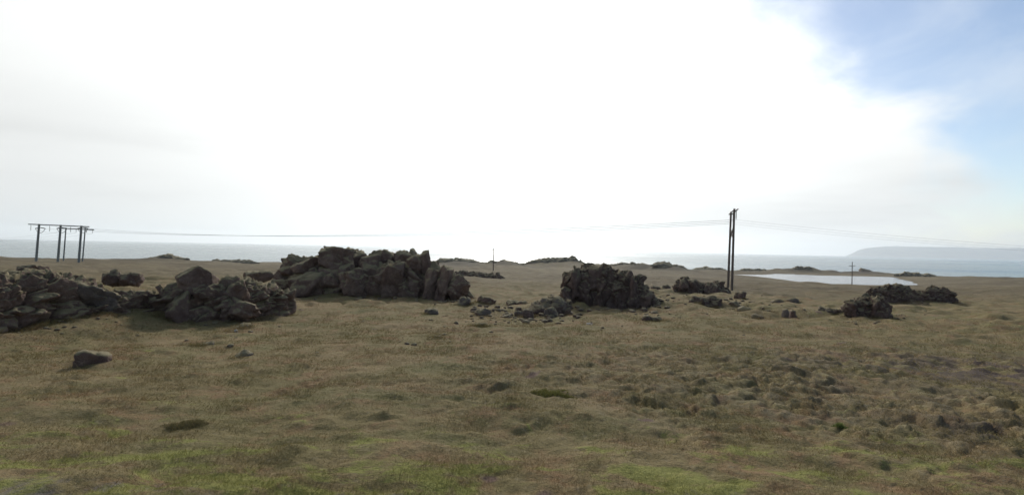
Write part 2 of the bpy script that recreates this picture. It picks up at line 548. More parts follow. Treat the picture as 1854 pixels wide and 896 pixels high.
M_ground = make_ground_mat()
M_blade = make_blade_mat()
M_rock = make_rock_mat('basalt', (0.118, 0.074, 0.058), (0.190, 0.132, 0.100), 0.95)
M_dark = make_rock_mat('dark_basalt', (0.088, 0.056, 0.047), (0.142, 0.097, 0.079), 0.75)
M_grey = make_rock_mat('grey_basalt', (0.115, 0.092, 0.078), (0.185, 0.150, 0.125), 0.9)
M_rim = make_rock_mat('mossy_rim_rock', (0.080, 0.066, 0.050), (0.120, 0.104, 0.074), 0.8)
M_pale = make_rock_mat('pale_stone', (0.36, 0.34, 0.30), (0.52, 0.50, 0.46), 0.2)


def make_wood(name='weathered_wood', a=(0.070, 0.050, 0.040), b=(0.125, 0.100, 0.084)):
    m, T = material(name)
    pos = T.n('ShaderNodeTexCoord').outputs['Object']
    n = T.noise(T.vmul(pos, (6, 6, 0.5)), 3.0, 4, 0.6)
    c = T.mix(T.rng(n, 0.3, 0.7), a, b)
    finish(T, principled(T, c, 0.85, None, 0.25).outputs[0])
    return m


def make_plain(name, c, rough=0.6, metal=0.0):
    m, T = material(name)
    pos = T.n('ShaderNodeTexCoord').outputs['Object']
    n = T.noise(pos, 4.0, 3, 0.6)
    c2 = T.mix(T.rng(n, 0.3, 0.7), tuple(x * 0.8 for x in c), c)
    finish(T, principled(T, c2, rough, None, 0.4, metal).outputs[0])
    return m


M_wood = make_wood()
M_wood_hazed = make_wood('hazed_wood', (0.17, 0.175, 0.16), (0.26, 0.265, 0.245))  # haze over the far left poles, put into a paler wood colour
M_steel = make_plain('galvanised_steel', (0.16, 0.165, 0.165), 0.55, 0.4)
M_glass = make_plain('insulator_glass', (0.07, 0.095, 0.085), 0.25)
M_wire = make_plain('cable_aluminium', (0.05, 0.052, 0.052), 0.7, 0.0)


def make_water(name, deep, rough, sx, sy, dist, strength, mirror):
    m, T = material(name)
    pos = T.n('ShaderNodeNewGeometry').outputs['Position']
    w1 = T.noise(T.vmul(pos, (sx, sy, 1)), 1.0, 5, 0.62, 0.4)
    nrm = bump(T, w1, strength, dist)
    # wind lanes: smoother and rougher water
    lanes = T.noise(T.vmul(pos, (0.00035, 0.0016, 0)), 1.0, 5, 0.6, 0.6, w=5.0)
    rg = T.rng(lanes, 0.36, 0.66, rough * 0.65, rough * 1.6)
    body = T.n('ShaderNodeBsdfDiffuse'); T.put(body.inputs[0], deep); T.put(body.inputs['Normal'], nrm)
    gl = T.n('ShaderNodeBsdfGlossy'); gl.inputs[0].default_value = (1, 1, 1, 1); T.put(gl.inputs['Roughness'], rg); T.put(gl.inputs['Normal'], nrm)
    fr = T.n('ShaderNodeFresnel'); fr.inputs[0].default_value = 1.33; T.put(fr.inputs['Normal'], nrm)
    fac = T.math('MULTIPLY', fr.outputs[0], T.rng(lanes, 0.36, 0.66, mirror * 1.08, mirror * 0.86))
    mx = T.n('ShaderNodeMixShader'); T.put(mx.inputs[0], fac); T.put(mx.inputs[1], body.outputs[0]); T.put(mx.inputs[2], gl.outputs[0])
    finish(T, mx.outputs[0])
    return m


M_sea = make_water('sea_water', (0.06, 0.125, 0.135), 0.22, 0.10, 0.22, 1.0, 0.40, 0.54)
M_lag = make_water('lagoon_water', (0.06, 0.075, 0.08), 0.16, 0.5, 1.2, 0.12, 0.6, 0.72)


# ------------------------------------------------------------------ object helpers
def mesh_np(name, V, F, mat, parent=None, smooth=True, attrs=None):
    """mesh from numpy arrays; F is (n, 3) or (n, 4)"""
    me = bpy.data.meshes.new(name)
    V = np.ascontiguousarray(V, np.float32); F = np.ascontiguousarray(F, np.int32)
    k = F.shape[1]
    me.vertices.add(len(V)); me.vertices.foreach_set('co', V.ravel())
    me.loops.add(F.size); me.loops.foreach_set('vertex_index', F.ravel())
    me.polygons.add(len(F))
    me.polygons.foreach_set('loop_start', np.arange(0, F.size, k, dtype=np.int32))
    me.polygons.foreach_set('loop_total', np.full(len(F), k, np.int32))
    me.polygons.foreach_set('use_smooth', np.full(len(F), smooth, bool))
    for an, av in (attrs or {}).items():
        a = me.attributes.new(an, 'FLOAT', 'POINT'); a.data.foreach_set('value', np.ascontiguousarray(av, np.float32))
    me.update(calc_edges=True)
    me.materials.append(mat)
    o = bpy.data.objects.new(name, me)
    COL.objects.link(o)
    if parent is not None: o.parent = parent
    return o


def tag(o, label=None, cat=None, group=None, kind=None):
    if label: o['label'] = label
    if cat: o['category'] = cat
    if group: o['group'] = group
    if kind: o['kind'] = kind
    return o


def empty(name, loc):
    o = bpy.data.objects.new(name, None)
    o.empty_display_size = 0.3
    o.location = loc
    COL.objects.link(o)
    return o


# ------------------------------------------------------------------ ground, sea, lagoon, headland, haze
def build_ground():
    rr = np.concatenate([[0.3, 0.8, 1.4, 2.0, 2.6, 3.0], np.geomspace(3.4, 70, 470)[0:], np.geomspace(70, 1000, 230)[1:]])
    front = np.linspace(R(-56), R(56), 620)
    back = np.linspace(R(56), R(304), 60)[1:-1]
    th = np.concatenate([front, back])
    n, m = len(rr), len(th)
    RR, TH = np.meshgrid(rr, th, indexing='ij')
    X, Y = RR * np.sin(TH), RR * np.cos(TH)
    Z = ground(X.ravel(), Y.ravel())
    V = np.column_stack([X.ravel(), Y.ravel(), Z])
    i = np.arange(n - 1)[:, None]; j = np.arange(m)[None, :]
    j2 = (j + 1) % m
    F = np.stack([i * m + j, i * m + j2, (i + 1) * m + j2, (i + 1) * m + j], -1).reshape(-1, 4)[:, ::-1]
    # close the middle
    x, y = X.ravel(), Y.ravel()
    hm = hum_mask(x, y)
    rocky = sstep(150, 230, RR.ravel()) * np.clip(0.85 + 1.5 * fbm2(x, y * 0.7, 26, 4, 81), 0, 1) * sstep(0.0, 1.2, ground(x, y, False) - (CAM_Z - 2.5 - 0.033 * np.abs(y)) - 0.6)
    soil = np.clip(hm * 0.35 + np.exp(-(((x - 13.5) / 4.5) ** 2 + ((y - 13.0) / 2.4) ** 2)) * 1.0 + 0.7 * np.exp(-(((x - 8.3) / 1.2) ** 2 + ((y - 8.1) / .8) ** 2)), 0, 1)
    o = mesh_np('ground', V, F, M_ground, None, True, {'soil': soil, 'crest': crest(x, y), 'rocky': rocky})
    tag(o, 'brown and olive moorland turf sloping down to the sea', kind='structure')
    return o


build_ground()


def disc(name, z, r0, r1, mat, seg=96, rings=14):
    rr = np.concatenate([[0.01], np.geomspace(r0, r1, rings)])
    th = np.linspace(0, 2 * math.pi, seg, endpoint=False)
    RR, TH = np.meshgrid(rr, th, indexing='ij')
    V = np.column_stack([(RR * np.cos(TH)).ravel(), (RR * np.sin(TH)).ravel(), np.full(RR.size, z)])
    i = np.arange(len(rr) - 1)[:, None]; j = np.arange(seg)[None, :]
    F = np.stack([i * seg + j, (i + 1) * seg + j, (i + 1) * seg + (j + 1) % seg, i * seg + (j + 1) % seg], -1).reshape(-1, 4)
    return mesh_np(name, V, F, mat)


SEA_R = 19800.0
sea = disc('sea', 0.0, 200, SEA_R, M_sea)
tag(sea, 'pale grey-blue sea reaching to the horizon', kind='structure')

lx = [a for a, b in LAG]; ly = [b for a, b in LAG]
lagV = np.array([(min(lx) - 12, min(ly) - 12, LAGOON_Z), (max(lx) + 12, min(ly) - 12, LAGOON_Z), (max(lx) + 12, max(ly) + 12, LAGOON_Z), (min(lx) - 12, max(ly) + 12, LAGOON_Z)])


def build_lagoon():
    # the outline, grown by a metre and a half so that its rim lies under the bank
    cx, cy = sum(lx) / len(lx), sum(ly) / len(ly)
    bm = bmesh.new()
    vs_ = []
    n = len(LAG)
    area = sum(LAG[i][0] * LAG[(i + 1) % n][1] - LAG[(i + 1) % n][0] * LAG[i][1] for i in range(n))
    sgn = 1 if area > 0 else -1
    for i in range(n):
        x0, y0 = LAG[i - 1]; x1, y1 = LAG[i]; x2, y2 = LAG[(i + 1) % n]
        ax, ay = x2 - x0, y2 - y0
        l = math.hypot(ax, ay)
        vs_.append(bm.verts.new((x1 + sgn * ay / l * 1.2, y1 - sgn * ax / l * 1.2, LAGOON_Z)))
    f = bm.faces.new(vs_)
    if f.normal.z < 0: f.normal_flip()
    bmesh.ops.triangulate(bm, faces=[f])
    bmesh.ops.recalc_face_normals(bm, faces=bm.faces)
    for f in bm.faces:
        f.normal_update()
        if f.normal.z < 0: f.normal_flip()
    me = bpy.data.meshes.new('lagoon'); bm.to_mesh(me); bm.free()
    me.materials.append(M_lag)
    o = bpy.data.objects.new('lagoon', me); COL.objects.link(o)
    tag(o, 'pale still lagoon lying between the moor and the sea', kind='structure')


build_lagoon()


def build_headland():
    D = 14000.0
    nx, ny = 220, 40
    u = np.linspace(0, 1, nx); v = np.linspace(0, 1, ny)
    U, Vv = np.meshgrid(u, v, indexing='ij')
    x0 = (1533 - CX) / FPX * D
    X = x0 - 820 + U * 9500 + Vv * 3300; Y = D - 900 + Vv * 3800 - U * 700
    prof = np.interp(U, [0, .01, .025, .04, .06, .09, .13, .2, .28, .4, .6, .8, 1], [0, 45, 120, 205, 262, 300, 318, 306, 322, 310, 330, 322, 330])
    cross = np.interp(Vv, [0, .05, .14, .22, .6, .9, 1], [0, .10, .55, .96, 1.05, .6, 0])
    cliff = 1 + 0.07 * fbm2(X.ravel(), Y.ravel(), 700, 4, 50).reshape(X.shape) * np.clip(Vv * 5, 0, 1)
    Z = prof * cross * cliff - 12
    i = np.arange(nx - 1)[:, None]; j = np.arange(ny - 1)[None, :]
    F = np.stack([i * ny + j, (i + 1) * ny + j, (i + 1) * ny + j + 1, i * ny + j + 1], -1).reshape(-1, 4)
    m, T = material('far_slopes')
    pos = T.n('ShaderNodeNewGeometry').outputs['Position']
    n = T.noise(T.vmul(pos, (1, 1, 3)), 0.004, 5, 0.6)
    finish(T, principled(T, T.mix(T.rng(n, 0.35, 0.65), (0.06, 0.06, 0.055), (0.12, 0.115, 0.08)), 0.95).outputs[0])
    o = mesh_np('headland', np.column_stack([X.ravel(), Y.ravel(), Z.ravel()]), F, m)
    tag(o, 'flat-topped mountain headland fading into haze across the bay', kind='structure')


build_headland()


def build_haze():
    h, z0, z1 = 19990.0, -16.0, 440.0
    V = np.array([(sx * h, sy * h, z) for z in (z0, z1) for sy in (-1, 1) for sx in (-1, 1)])
    F = np.array([(0, 2, 3, 1), (4, 5, 7, 6), (0, 1, 5, 4), (2, 6, 7, 3), (0, 4, 6, 2), (1, 3, 7, 5)])
    m, T = material('haze_air')
    pvn = T.n('ShaderNodeVolumePrincipled')
    pvn.inputs['Color'].default_value = (0.91, 0.96, 1.0, 1)
    pvn.inputs['Density'].default_value = 0.000075
    pvn.inputs['Anisotropy'].default_value = 0.55
    o_ = T.n('ShaderNodeOutputMaterial'); T.put(o_.inputs['Volume'], pvn.outputs[0])
    o = mesh_np('haze', V, F, m, None, False)
    tag(o, 'thin sea haze hanging over the whole coast', kind='stuff')


build_haze()

# ------------------------------------------------------------------ rocks
_ico = {}


def ico(level):
    if level not in _ico:
        bm = bmesh.new(); bmesh.ops.create_icosphere(bm, subdivisions=level, radius=1.0)
        V = np.array([v.co[:] for v in bm.verts]); F = np.array([[v.index for v in f.verts] for f in bm.faces], np.int32)
        bm.free(); _ico[level] = (V / np.linalg.norm(V, axis=1, keepdims=True), F)
    return _ico[level]


def rock_shape(seed, level, size, cuts=12, rough=1.0, cracks=1.0, boxy=1.0, top=0.0):
    """an angular block in a box of half-sizes `size`: flat fracture faces cut from a ball, then worn, pitted and cracked"""
    rg = np.random.default_rng(seed)
    D, F = ico(level)
    N, H = [], []
    for ax in range(3):
        for s in (-1, 1):
            n = np.zeros(3); n[ax] = s
            n = n + rg.normal(0, 0.24, 3); N.append(n / np.linalg.norm(n)); H.append(rg.uniform(0.82, 1.0))
    for k in range(cuts):
        n = rg.normal(0, 1, 3); n /= np.linalg.norm(n)
        N.append(n); H.append(rg.uniform(0.74, 1.06) + 0.10 * boxy * (np.abs(n).sum() - 1.0))
    for tp in (top if isinstance(top, (list, tuple)) else ([top] if top else [])):   # slanting top faces
        n = np.array([tp, rg.uniform(-.2, .2), 1.0]); N.append(n / np.linalg.norm(n)); H.append(0.62)
    N = np.array(N); H = np.array(H)
    q = D @ N.T
    rad = np.where(q > 0.05, H[None, :] / np.maximum(q, 0.05), 9.0)
    k = 45.0     # soft minimum: edges slightly worn
    r = -np.log(np.exp(-k * np.minimum(rad, 3)).sum(1)) / k
    r = np.clip(r, 0.2, 1.6)
    P = D * r[:, None] * np.array(size)[None, :]
    sc = float(np.mean(size))
    off = rg.uniform(-50, 50, 3)
    Q = P + off
    dirn = P / (np.linalg.norm(P, axis=1, keepdims=True) + 1e-9)
    disp = rough * (0.06 * sc * fbm3(Q, 0.95 * sc, 2, seed) + 0.035 * min(sc, 0.9) * fbm3(Q, 0.26 * sc, 3, seed + 9))
    tn = rg.uniform(-0.6, 0.6)
    disp = disp + cracks * 0.55 * blocky(Q, (0.95 * sc, 0.95 * sc, 0.75 * sc), seed, tn)
    if level >= 4:
        disp = disp + cracks * 0.5 * blocky(Q, (0.36 * sc, 0.36 * sc, 0.30 * sc), seed + 5, tn)
    return P + dirn * disp[:, None], F


def rock(parent, x0, x1, y0, y1, D, depth=None, tilt=0.0, lean=0.0, level=4, mat=None, seed=None, bury=0.25, name='rock', **kw):
    """a block whose outline fills the pixel box at depth D; tilt turns it in the picture plane, lean turns it towards the viewer"""
    global _rs
    _rs += 1
    seed = seed or 100 + _rs
    c = at((x0 + x1) / 2, (y0 + y1) / 2, D)
    hx, hz = (x1 - x0) / 2 * D / FPX, (y1 - y0) / 2 * D / FPX
    hy = (depth / 2) if depth else max(0.35 * hx, min(0.9 * hx + 0.25 * hz, 2.2))
    hz2 = hz * (1 + bury)
    P, F = rock_shape(seed, level, (hx, hy, hz2), **kw)
    ct, st = math.cos(R(tilt)), math.sin(R(tilt))
    P = np.column_stack([P[:, 0] * ct + P[:, 2] * st, P[:, 1], -P[:, 0] * st + P[:, 2] * ct])
    cl, sl = math.cos(R(lean)), math.sin(R(lean))
    P = np.column_stack([P[:, 0], P[:, 1] * cl + P[:, 2] * sl, -P[:, 1] * sl + P[:, 2] * cl])
    lo, hi = P.min(0), P.max(0)
    P = (P - (lo + hi) / 2) / (hi - lo) * 2 * np.array([hx, hy, hz2])
    az = math.atan2(-c.x, c.y)
    ca, sa = math.cos(az), math.sin(az)
    k = 1 / math.cos(az)
    P = np.column_stack([P[:, 0] * ca - P[:, 1] * sa, P[:, 0] * sa + P[:, 1] * ca, P[:, 2]])
    base = Vector(parent.location) if parent is not None else Vector((c.x, c.y, c.z - hz))
    V = P + np.array([c.x, c.y, c.z - hz * bury]) - np.array(base)
    o = mesh_np(name, V, F, mat or M_rock, parent, True)
    if parent is None:
        o.location = base
        if D < 60:
            tt = np.linspace(math.pi, 2 * math.pi, 24)
            FEET.append(np.column_stack([c.x + 0.95 * hx * np.cos(tt), c.y + 0.9 * hy * np.sin(tt)]))
    return o


_rs = 0
FEET = []          # plan points along the feet of rocks, where taller grass gathers


def crag(parent, prof, D, depth, mat, seed, cell=(0.9, 0.9, 0.7), turn=0.3, res=0.055, fine=0.5, dD=None, boxy=0.55, name='bedrock', amp=1.0, ragged=0.0):
    """a continuous body of fractured rock; prof lists (px, top py, base py) along the photograph, D is the depth of its foot"""
    prof = np.array(prof, float)
    px0, px1 = prof[0, 0], prof[-1, 0]
    length = (px1 - px0) * D / FPX
    nu = int(max(24, length / res)); H = float((prof[:, 2] - prof[:, 1]).max()) * D / FPX
    nv = int(max(24, (2 * H + depth) / res))
    u = np.linspace(px0, px1, nu)
    yt = np.interp(u, prof[:, 0], prof[:, 1]); yb = np.interp(u, prof[:, 0], prof[:, 2])
    if ragged:
        yt = yt + ragged * fbm2(u, u * 0, 14.0, 3, seed)
    Du = np.full(nu, float(D)) if dD is None else np.interp(u, [a for a, b in dD], [b for a, b in dD])
    rot = np.array(CM.to_3x3()); org = np.array(CM.translation)

    def w(pu, pv, Dd):
        return np.column_stack([(pu - CX) / FPX * Dd, -(pv - CY) / FPX * Dd, -Dd]) @ rot.T + org
    B = w(u, yb, Du); Tp = w(u, yt, Du + 0.35 * depth)
    h = np.maximum(Tp[:, 2] - B[:, 2], 0.02)
    e = np.sin(np.linspace(0, 1, nu) * math.pi) ** 0.35            # ends taper in plan
    ph = np.linspace(0, math.pi, nv)
    cs = 0.5 - 0.5 * np.sign(np.cos(ph)) * np.abs(np.cos(ph)) ** 0.75
    sn = np.abs(np.sin(ph)) ** boxy
    if D < 60: FEET.append(B[:, :2] * (1 - 0.15 / np.linalg.norm(B[:, :2], axis=1, keepdims=True)))
    bury = 0.5
    fwd = np.column_stack([B[:, 0], B[:, 1]]); fwd = fwd / np.linalg.norm(fwd, axis=1, keepdims=True)
    s = cs[None, :] * depth * e[:, None] + 0.5 * depth * (1 - e[:, None]) * 0.5
    X = B[:, 0][:, None] + fwd[:, 0][:, None] * s; Y = B[:, 1][:, None] + fwd[:, 1][:, None] * s
    Z = (B[:, 2] - bury)[:, None] + (h + bury)[:, None] * sn[None, :]
    G = np.stack([X, Y, Z], -1)
    du = np.gradient(G, axis=0); dv = np.gradient(G, axis=1)
    N = np.cross(du, dv); N /= (np.linalg.norm(N, axis=2, keepdims=True) + 1e-9)
    P = G.reshape(-1, 3); N = N.reshape(-1, 3)
    k = float(np.mean(cell))
    d = blocky(P, cell, seed, turn) + fine * blocky(P, tuple(0.38 * c for c in cell), seed + 3, turn * 1.3) + 0.05 * k * fbm3(P, 0.25 * k, 3, seed + 6)
    lim = np.repeat(np.clip(h / (1.0 * k), 0.15, 1.0), nv)
    if np.mean((N * (P - P.mean(0))).sum(1)) < 0: N = -N
    P = P + N * (amp * d * lim)[:, None] - np.array(parent.location)
    i = np.arange(nu - 1)[:, None]; j = np.arange(nv - 1)[None, :]
    F = np.stack([i * nv + j, i * nv + j + 1, (i + 1) * nv + j + 1, (i + 1) * nv + j], -1).reshape(-1, 4)
    return mesh_np(name, P, F, mat, parent, True)


def outcrop(name, px, py, label, cat='rock outcrop', group=None):
    D = hit(px, py)
    c = at(px, py, D)
    o = empty(name, (c.x, c.y, c.z))
    return tag(o, label, cat, group), D


def scree(parent, spots, count, smin, smax, mat, seed):
    """fallen stones too small to pick apart, one mesh; spots are (px, py, spread px, spread py)"""
    rg = np.random.default_rng(seed)
    B, F0 = [], ico(2)[1]
    shapes = [rock_shape(900 + seed * 10 + k, 2, (1, rg.uniform(.7, 1), rg.uniform(.5, .8)), cuts=8, cracks=0.6)[0] for k in range(5)]
    Vs, Fs, base = [], [], 0
    pick = [spots[i] for i in rg.integers(len(spots), size=count)]
    pxs = np.array([q[0] + rg.normal(0, q[2]) for q in pick]); pys = np.array([q[1] + rg.normal(0, q[3]) for q in pick])
    dirs = np.array([at(u, v, 1.0) - Vector((0, 0, CAM_Z)) for u, v in zip(pxs, pys)])
    Ds = np.geomspace(6, 70, 260)
    gx, gy = dirs[:, :1] * Ds[None, :], dirs[:, 1:2] * Ds[None, :]
    below = CAM_Z + dirs[:, 2:3] * Ds[None, :] < ground(gx.ravel(), gy.ravel(), False).reshape(gx.shape)
    hitD = Ds[np.argmax(below, axis=1)]
    cx_, cy_ = dirs[:, 0] * hitD, dirs[:, 1] * hitD
    cz_ = ground(cx_, cy_, True)
    for k in range(count):
        s = smin + (smax - smin) * rg.random() ** 2.2
        P = shapes[rg.integers(5)] * s
        a = rg.uniform(0, 6.28); ca, sa = math.cos(a), math.sin(a)
        P = np.column_stack([P[:, 0] * ca - P[:, 1] * sa, P[:, 0] * sa + P[:, 1] * ca, P[:, 2]])
        Vs.append(P + np.array([cx_[k], cy_[k], cz_[k] + s * 0.12])); Fs.append(F0 + base); base += len(P)
    V = np.concatenate(Vs)
    if parent is not None: V = V - np.array(parent.location)
    o = mesh_np('scree', V, np.concatenate(Fs), mat, parent, True)
    o['kind'] = 'stuff'
    return o


# --- crag cut by the left edge of the picture
a, D = outcrop('rock_outcrop', 90, 600, 'broad dark crag with grassy top, cut by the left edge of the picture')
crag(a, [(-230, 505, 640), (-60, 488, 628), (0, 494, 619), (40, 492, 613), (75, 492, 607), (110, 500, 603), (150, 512, 597), (180, 524, 591), (205, 532, 588), (225, 530, 586), (250, 528, 584), (276, 534, 582), (290, 556, 580)],
     16.5, 3.2, M_rock, 301, (0.95, 0.8, 0.48), 0.35, 0.045, fine=0.8, dD=[(-230, 14.0), (0, 15.4), (200, 18.7), (290, 19.7)])
for b in [(108, 206, 506, 558, 18.9, 26, M_grey), (-70, 40, 488, 526, 17.8, -6, M_rock), (30, 92, 491, 520, 18.2, 4, M_rock)]:
    rock(a, *b[:4], b[4], tilt=b[5], level=5, cuts=9, mat=b[6])
scree(a, [(30, 606, 40, 6), (110, 596, 40, 6), (190, 586, 30, 5)], 26, 0.03, 0.10, M_rock, 1)

# --- ledge with the upright block
a, D = outcrop('rock_outcrop', 380, 575, 'dark rock ledge crowned by an upright pentagonal block')
crag(a, [(284, 540, 580), (290, 520, 582), (304, 518, 585), (320, 512, 586), (340, 514, 586), (394, 516, 584), (412, 510, 581), (440, 513, 574), (470, 512, 567), (500, 515, 560), (520, 524, 554), (536, 542, 548)],
     20.5, 2.6, M_rock, 311, (0.85, 0.7, 0.40), 0.55, 0.045, fine=0.8, dD=[(284, 19.5), (400, 20.2), (536, 23.2)])
rock(a, 322, 394, 480, 538, 20.9, depth=1.5, level=5, mat=M_rock, cuts=3, top=(0.55, -0.75), cracks=0.4, rough=0.6, seed=4219)
for b in [(304, 350, 526, 586, 19.9, -8, M_rock), (395, 450, 510, 560, 21.2, 32, M_rock), (410, 470, 536, 572, 20.8, 32, M_rock)]:
    rock(a, *b[:4], b[4], tilt=b[5], level=4, cuts=8, mat=b[6])
scree(a, [(400, 582, 50, 4), (480, 564, 30, 4)], 24, 0.03, 0.09, M_rock, 2)

# --- the main outcrop
a, D = outcrop('rock_outcrop', 690, 541, 'largest outcrop, a long jagged hump of brown-grey blocks')
DF = D
crag(a, [(492, 506, 512), (512, 500, 519), (540, 495, 528), (565, 493, 533), (590, 490, 537), (618, 485, 540), (660, 482, 541), (695, 477, 542), (735, 476, 542), (770, 482, 542), (800, 486, 542), (822, 494, 542), (838, 508, 542), (858, 538, 544)],
     DF, 3.0, M_rock, 321, (1.15, 1.0, 1.0), -0.25, 0.065, fine=0.55)
crag(a, [(500, 488, 502), (516, 476, 506), (530, 467, 508), (575, 466, 510), (592, 458, 510), (640, 458, 510), (662, 464, 510), (690, 462, 510), (740, 462, 510), (766, 462, 510), (784, 474, 510), (800, 490, 510)],
     DF + 2.2, 3.4, M_rock, 322, (1.2, 1.0, 0.9), 0.1, 0.07, fine=0.5)
for b in [
    (527, 586, 461, 496, 2.0, 0, 5), (578, 640, 445, 490, 2.2, 0, 5), (634, 664, 452, 482, 2.8, 0, 4), (650, 696, 460, 484, 2.2, 6, 4), (686, 717, 451, 480, 2.8, 0, 4), (714, 748, 452, 480, 2.8, 0, 4),
    (736, 764, 462, 488, 1.0, -10, 4), (754, 782, 452, 490, 1.2, -8, 4), (524, 596, 490, 530, 0.5, -22, 4), (612, 668, 484, 536, 0.4, -6, 5), (690, 736, 473, 538, 0.4, 4, 5), (764, 794, 484, 540, 0.1, 10, 4),
    (786, 822, 479, 540, 0.0, 16, 5), (808, 852, 495, 543, -0.1, 30, 5)]:
    rock(a, *b[:4], DF + b[4], tilt=b[5], level=b[6], cuts=7, rough=0.8, cracks=0.7)
scree(a, [(720, 544, 45, 3), (640, 541, 40, 3), (820, 546, 22, 4)], 90, 0.05, 0.2, M_rock, 3)

# --- the columnar crag in the middle
a, D = outcrop('rock_outcrop', 1095, 559, 'upright dark crag with a broken flat top standing right of centre')
crag(a, [(1013, 534, 553), (1020, 492, 556), (1045, 486, 559), (1066, 481, 561), (1100, 482, 561), (1112, 492, 561), (1122, 489, 560), (1137, 490, 559), (1143, 500, 558), (1156, 502, 557), (1166, 516, 557), (1180, 532, 556), (1198, 550, 554)],
     D - 0.2, 2.4, M_dark, 331, (0.50, 0.5, 0.85), 0.06, 0.04, fine=0.7, boxy=0.42, ragged=3.0, amp=1.1)
for b in [(1062, 1094, 477, 520, 0.4, -3), (1028, 1052, 483, 530, 0.2, 0), (1117, 1138, 486, 530, 0.5, 0), (1134, 1158, 497, 552, 0.1, 8), (1152, 1180, 520, 556, 0.1, 18), (1014, 1036, 518, 548, 0.0, -6)]:
    rock(a, *b[:4], D + b[4], tilt=b[5], level=4, mat=M_dark, rough=1.4, cracks=1.2, cuts=8, depth=1.1)
scree(a, [(1080, 565, 45, 3), (1165, 560, 20, 6), (1184, 552, 12, 5)], 120, 0.05, 0.2, M_dark, 4)

# --- rubble left of it
a, D = outcrop('rock_outcrop', 985, 575, 'low tumbled heap of angular rubble at the left foot of the crag')
crag(a, [(940, 570, 578), (958, 560, 580), (978, 546, 579), (1000, 542, 577), (1020, 542, 573), (1034, 548, 568)], D - 0.1, 2.6, M_dark, 341, (0.42, 0.4, 0.36), 0.4, 0.05, fine=0.8, dD=[(940, D - 0.4), (1034, D + 1.2)])
for b in [(972, 1002, 537, 560, 1.6, 12), (996, 1026, 536, 562, 1.4, 6), (962, 992, 552, 572, 0.6, 20), (946, 968, 558, 582, -0.3, 0), (984, 1012, 554, 578, 0.0, -14), (985, 1006, 568, 583, -0.4, 0),
          (930, 950, 561, 574, 0.4, 16), (908, 932, 568, 579, 0.0, 12)]:
    rock(a, *b[:4], D + b[4], tilt=b[5], level=4, mat=M_grey if b[0] % 3 == 0 else M_dark, rough=1.3)
scree(a, [(960, 577, 30, 5), (1000, 576, 22, 5), (915, 572, 26, 7), (880, 566, 22, 7)], 160, 0.04, 0.18, M_dark, 5)

# --- clump right of the crag, on a grassy rise
a, D = outcrop('rock_outcrop', 1275, 533, 'clump of dark boulders on the grassy rise before the twin-post pole')
crag(a, [(1218, 522, 529), (1227, 505, 530), (1240, 502, 530), (1262, 508, 531), (1275, 514, 534), (1300, 511, 535), (1318, 523, 536), (1327, 534, 537)], D, 1.8, M_dark, 351, (0.5, 0.5, 0.5), 0.3, 0.05, fine=0.7, ragged=2.5)
for b in [(1225, 1248, 500, 528, 0.2, 0), (1242, 1264, 504, 530, 0.0, 0), (1274, 1300, 510, 533, 0.1, 16), (1288, 1312, 508, 530, 0.6, 14), (1294, 1320, 518, 537, 0.1, 22)]:
    rock(a, *b[:4], D + b[4], tilt=b[5], level=4, mat=M_dark, rough=1.3)
scree(a, [(1275, 537, 30, 3), (1215, 540, 22, 8), (1340, 552, 18, 8)], 70, 0.04, 0.18, M_dark, 6)

a, D = outcrop('rock_outcrop', 1277, 557, 'low dark lumpy rock just below the boulder clump on the rise')
crag(a, [(1245, 550, 556), (1255, 538, 558), (1274, 541, 560), (1290, 537, 560), (1304, 543, 558), (1311, 554, 557)], D, 1.2, M_dark, 361, (0.4, 0.4, 0.4), 0.2, 0.045, fine=0.7)

# --- right-hand crag and its stones
a, D = outcrop('rock_outcrop', 1570, 580, 'small steep dark crag with ragged top in front of the long low wall of rock')
crag(a, [(1525, 562, 572), (1534, 546, 575), (1555, 540, 579), (1580, 537, 583), (1600, 539, 584), (1609, 562, 585), (1616, 582, 586)], D, 1.7, M_dark, 371, (0.36, 0.36, 0.40), 0.1, 0.035, fine=0.7, boxy=0.45, ragged=2.5, amp=1.1)
for b in [(1530, 1556, 542, 573, 0.3, -6), (1576, 1604, 535, 580, 0.1, 0), (1586, 1611, 556, 586, 0.0, 14)]:
    rock(a, *b[:4], D + b[4], tilt=b[5], level=4, mat=M_dark, rough=1.5, cracks=1.3)
scree(a, [(1570, 586, 26, 3), (1625, 576, 10, 3)], 40, 0.03, 0.12, M_dark, 7)

a, D = outcrop('rock_outcrop', 1505, 572, 'low grey stones lying left of the small steep crag')
for b in [(1481, 1496, 553, 567, 0.2, 0), (1492, 1514, 556, 571, 0, 8), (1508, 1534, 558, 572, 0.1, 4)]:
    rock(a, *b[:4], D + b[4], tilt=b[5], level=4, mat=M_grey, rough=1.3)

a, D = outcrop('rock_outcrop', 1655, 549, 'long low dark wall of rock at far right near the lagoon')
crag(a, [(1567, 536, 546), (1577, 520, 548), (1600, 516, 550), (1630, 518, 550), (1655, 525, 550), (1668, 527, 550), (1681, 520, 550), (1712, 522, 550), (1728, 528, 551), (1735, 546, 551)], D, 2.0, M_dark, 381, (0.55, 0.5, 0.5), 0.1, 0.05, fine=0.7, ragged=2.0, boxy=0.45)
scree(a, [(1655, 552, 40, 2)], 36, 0.04, 0.15, M_dark, 8)

# --- far low outcrop
a, D = outcrop('rock_outcrop', 870, 503, 'far low strip of dark rock behind the largest outcrop, near the thin pole')
crag(a, [(800, 495, 498), (825, 491, 499), (842, 491, 500), (860, 493, 503), (880, 494, 505), (905, 497, 507), (915, 504, 507)], D, 3.0, M_dark, 391, (0.9, 0.9, 0.7), 0.1, 0.12, fine=0.6, ragged=1.0, dD=[(800, D + 4), (915, D - 2)])


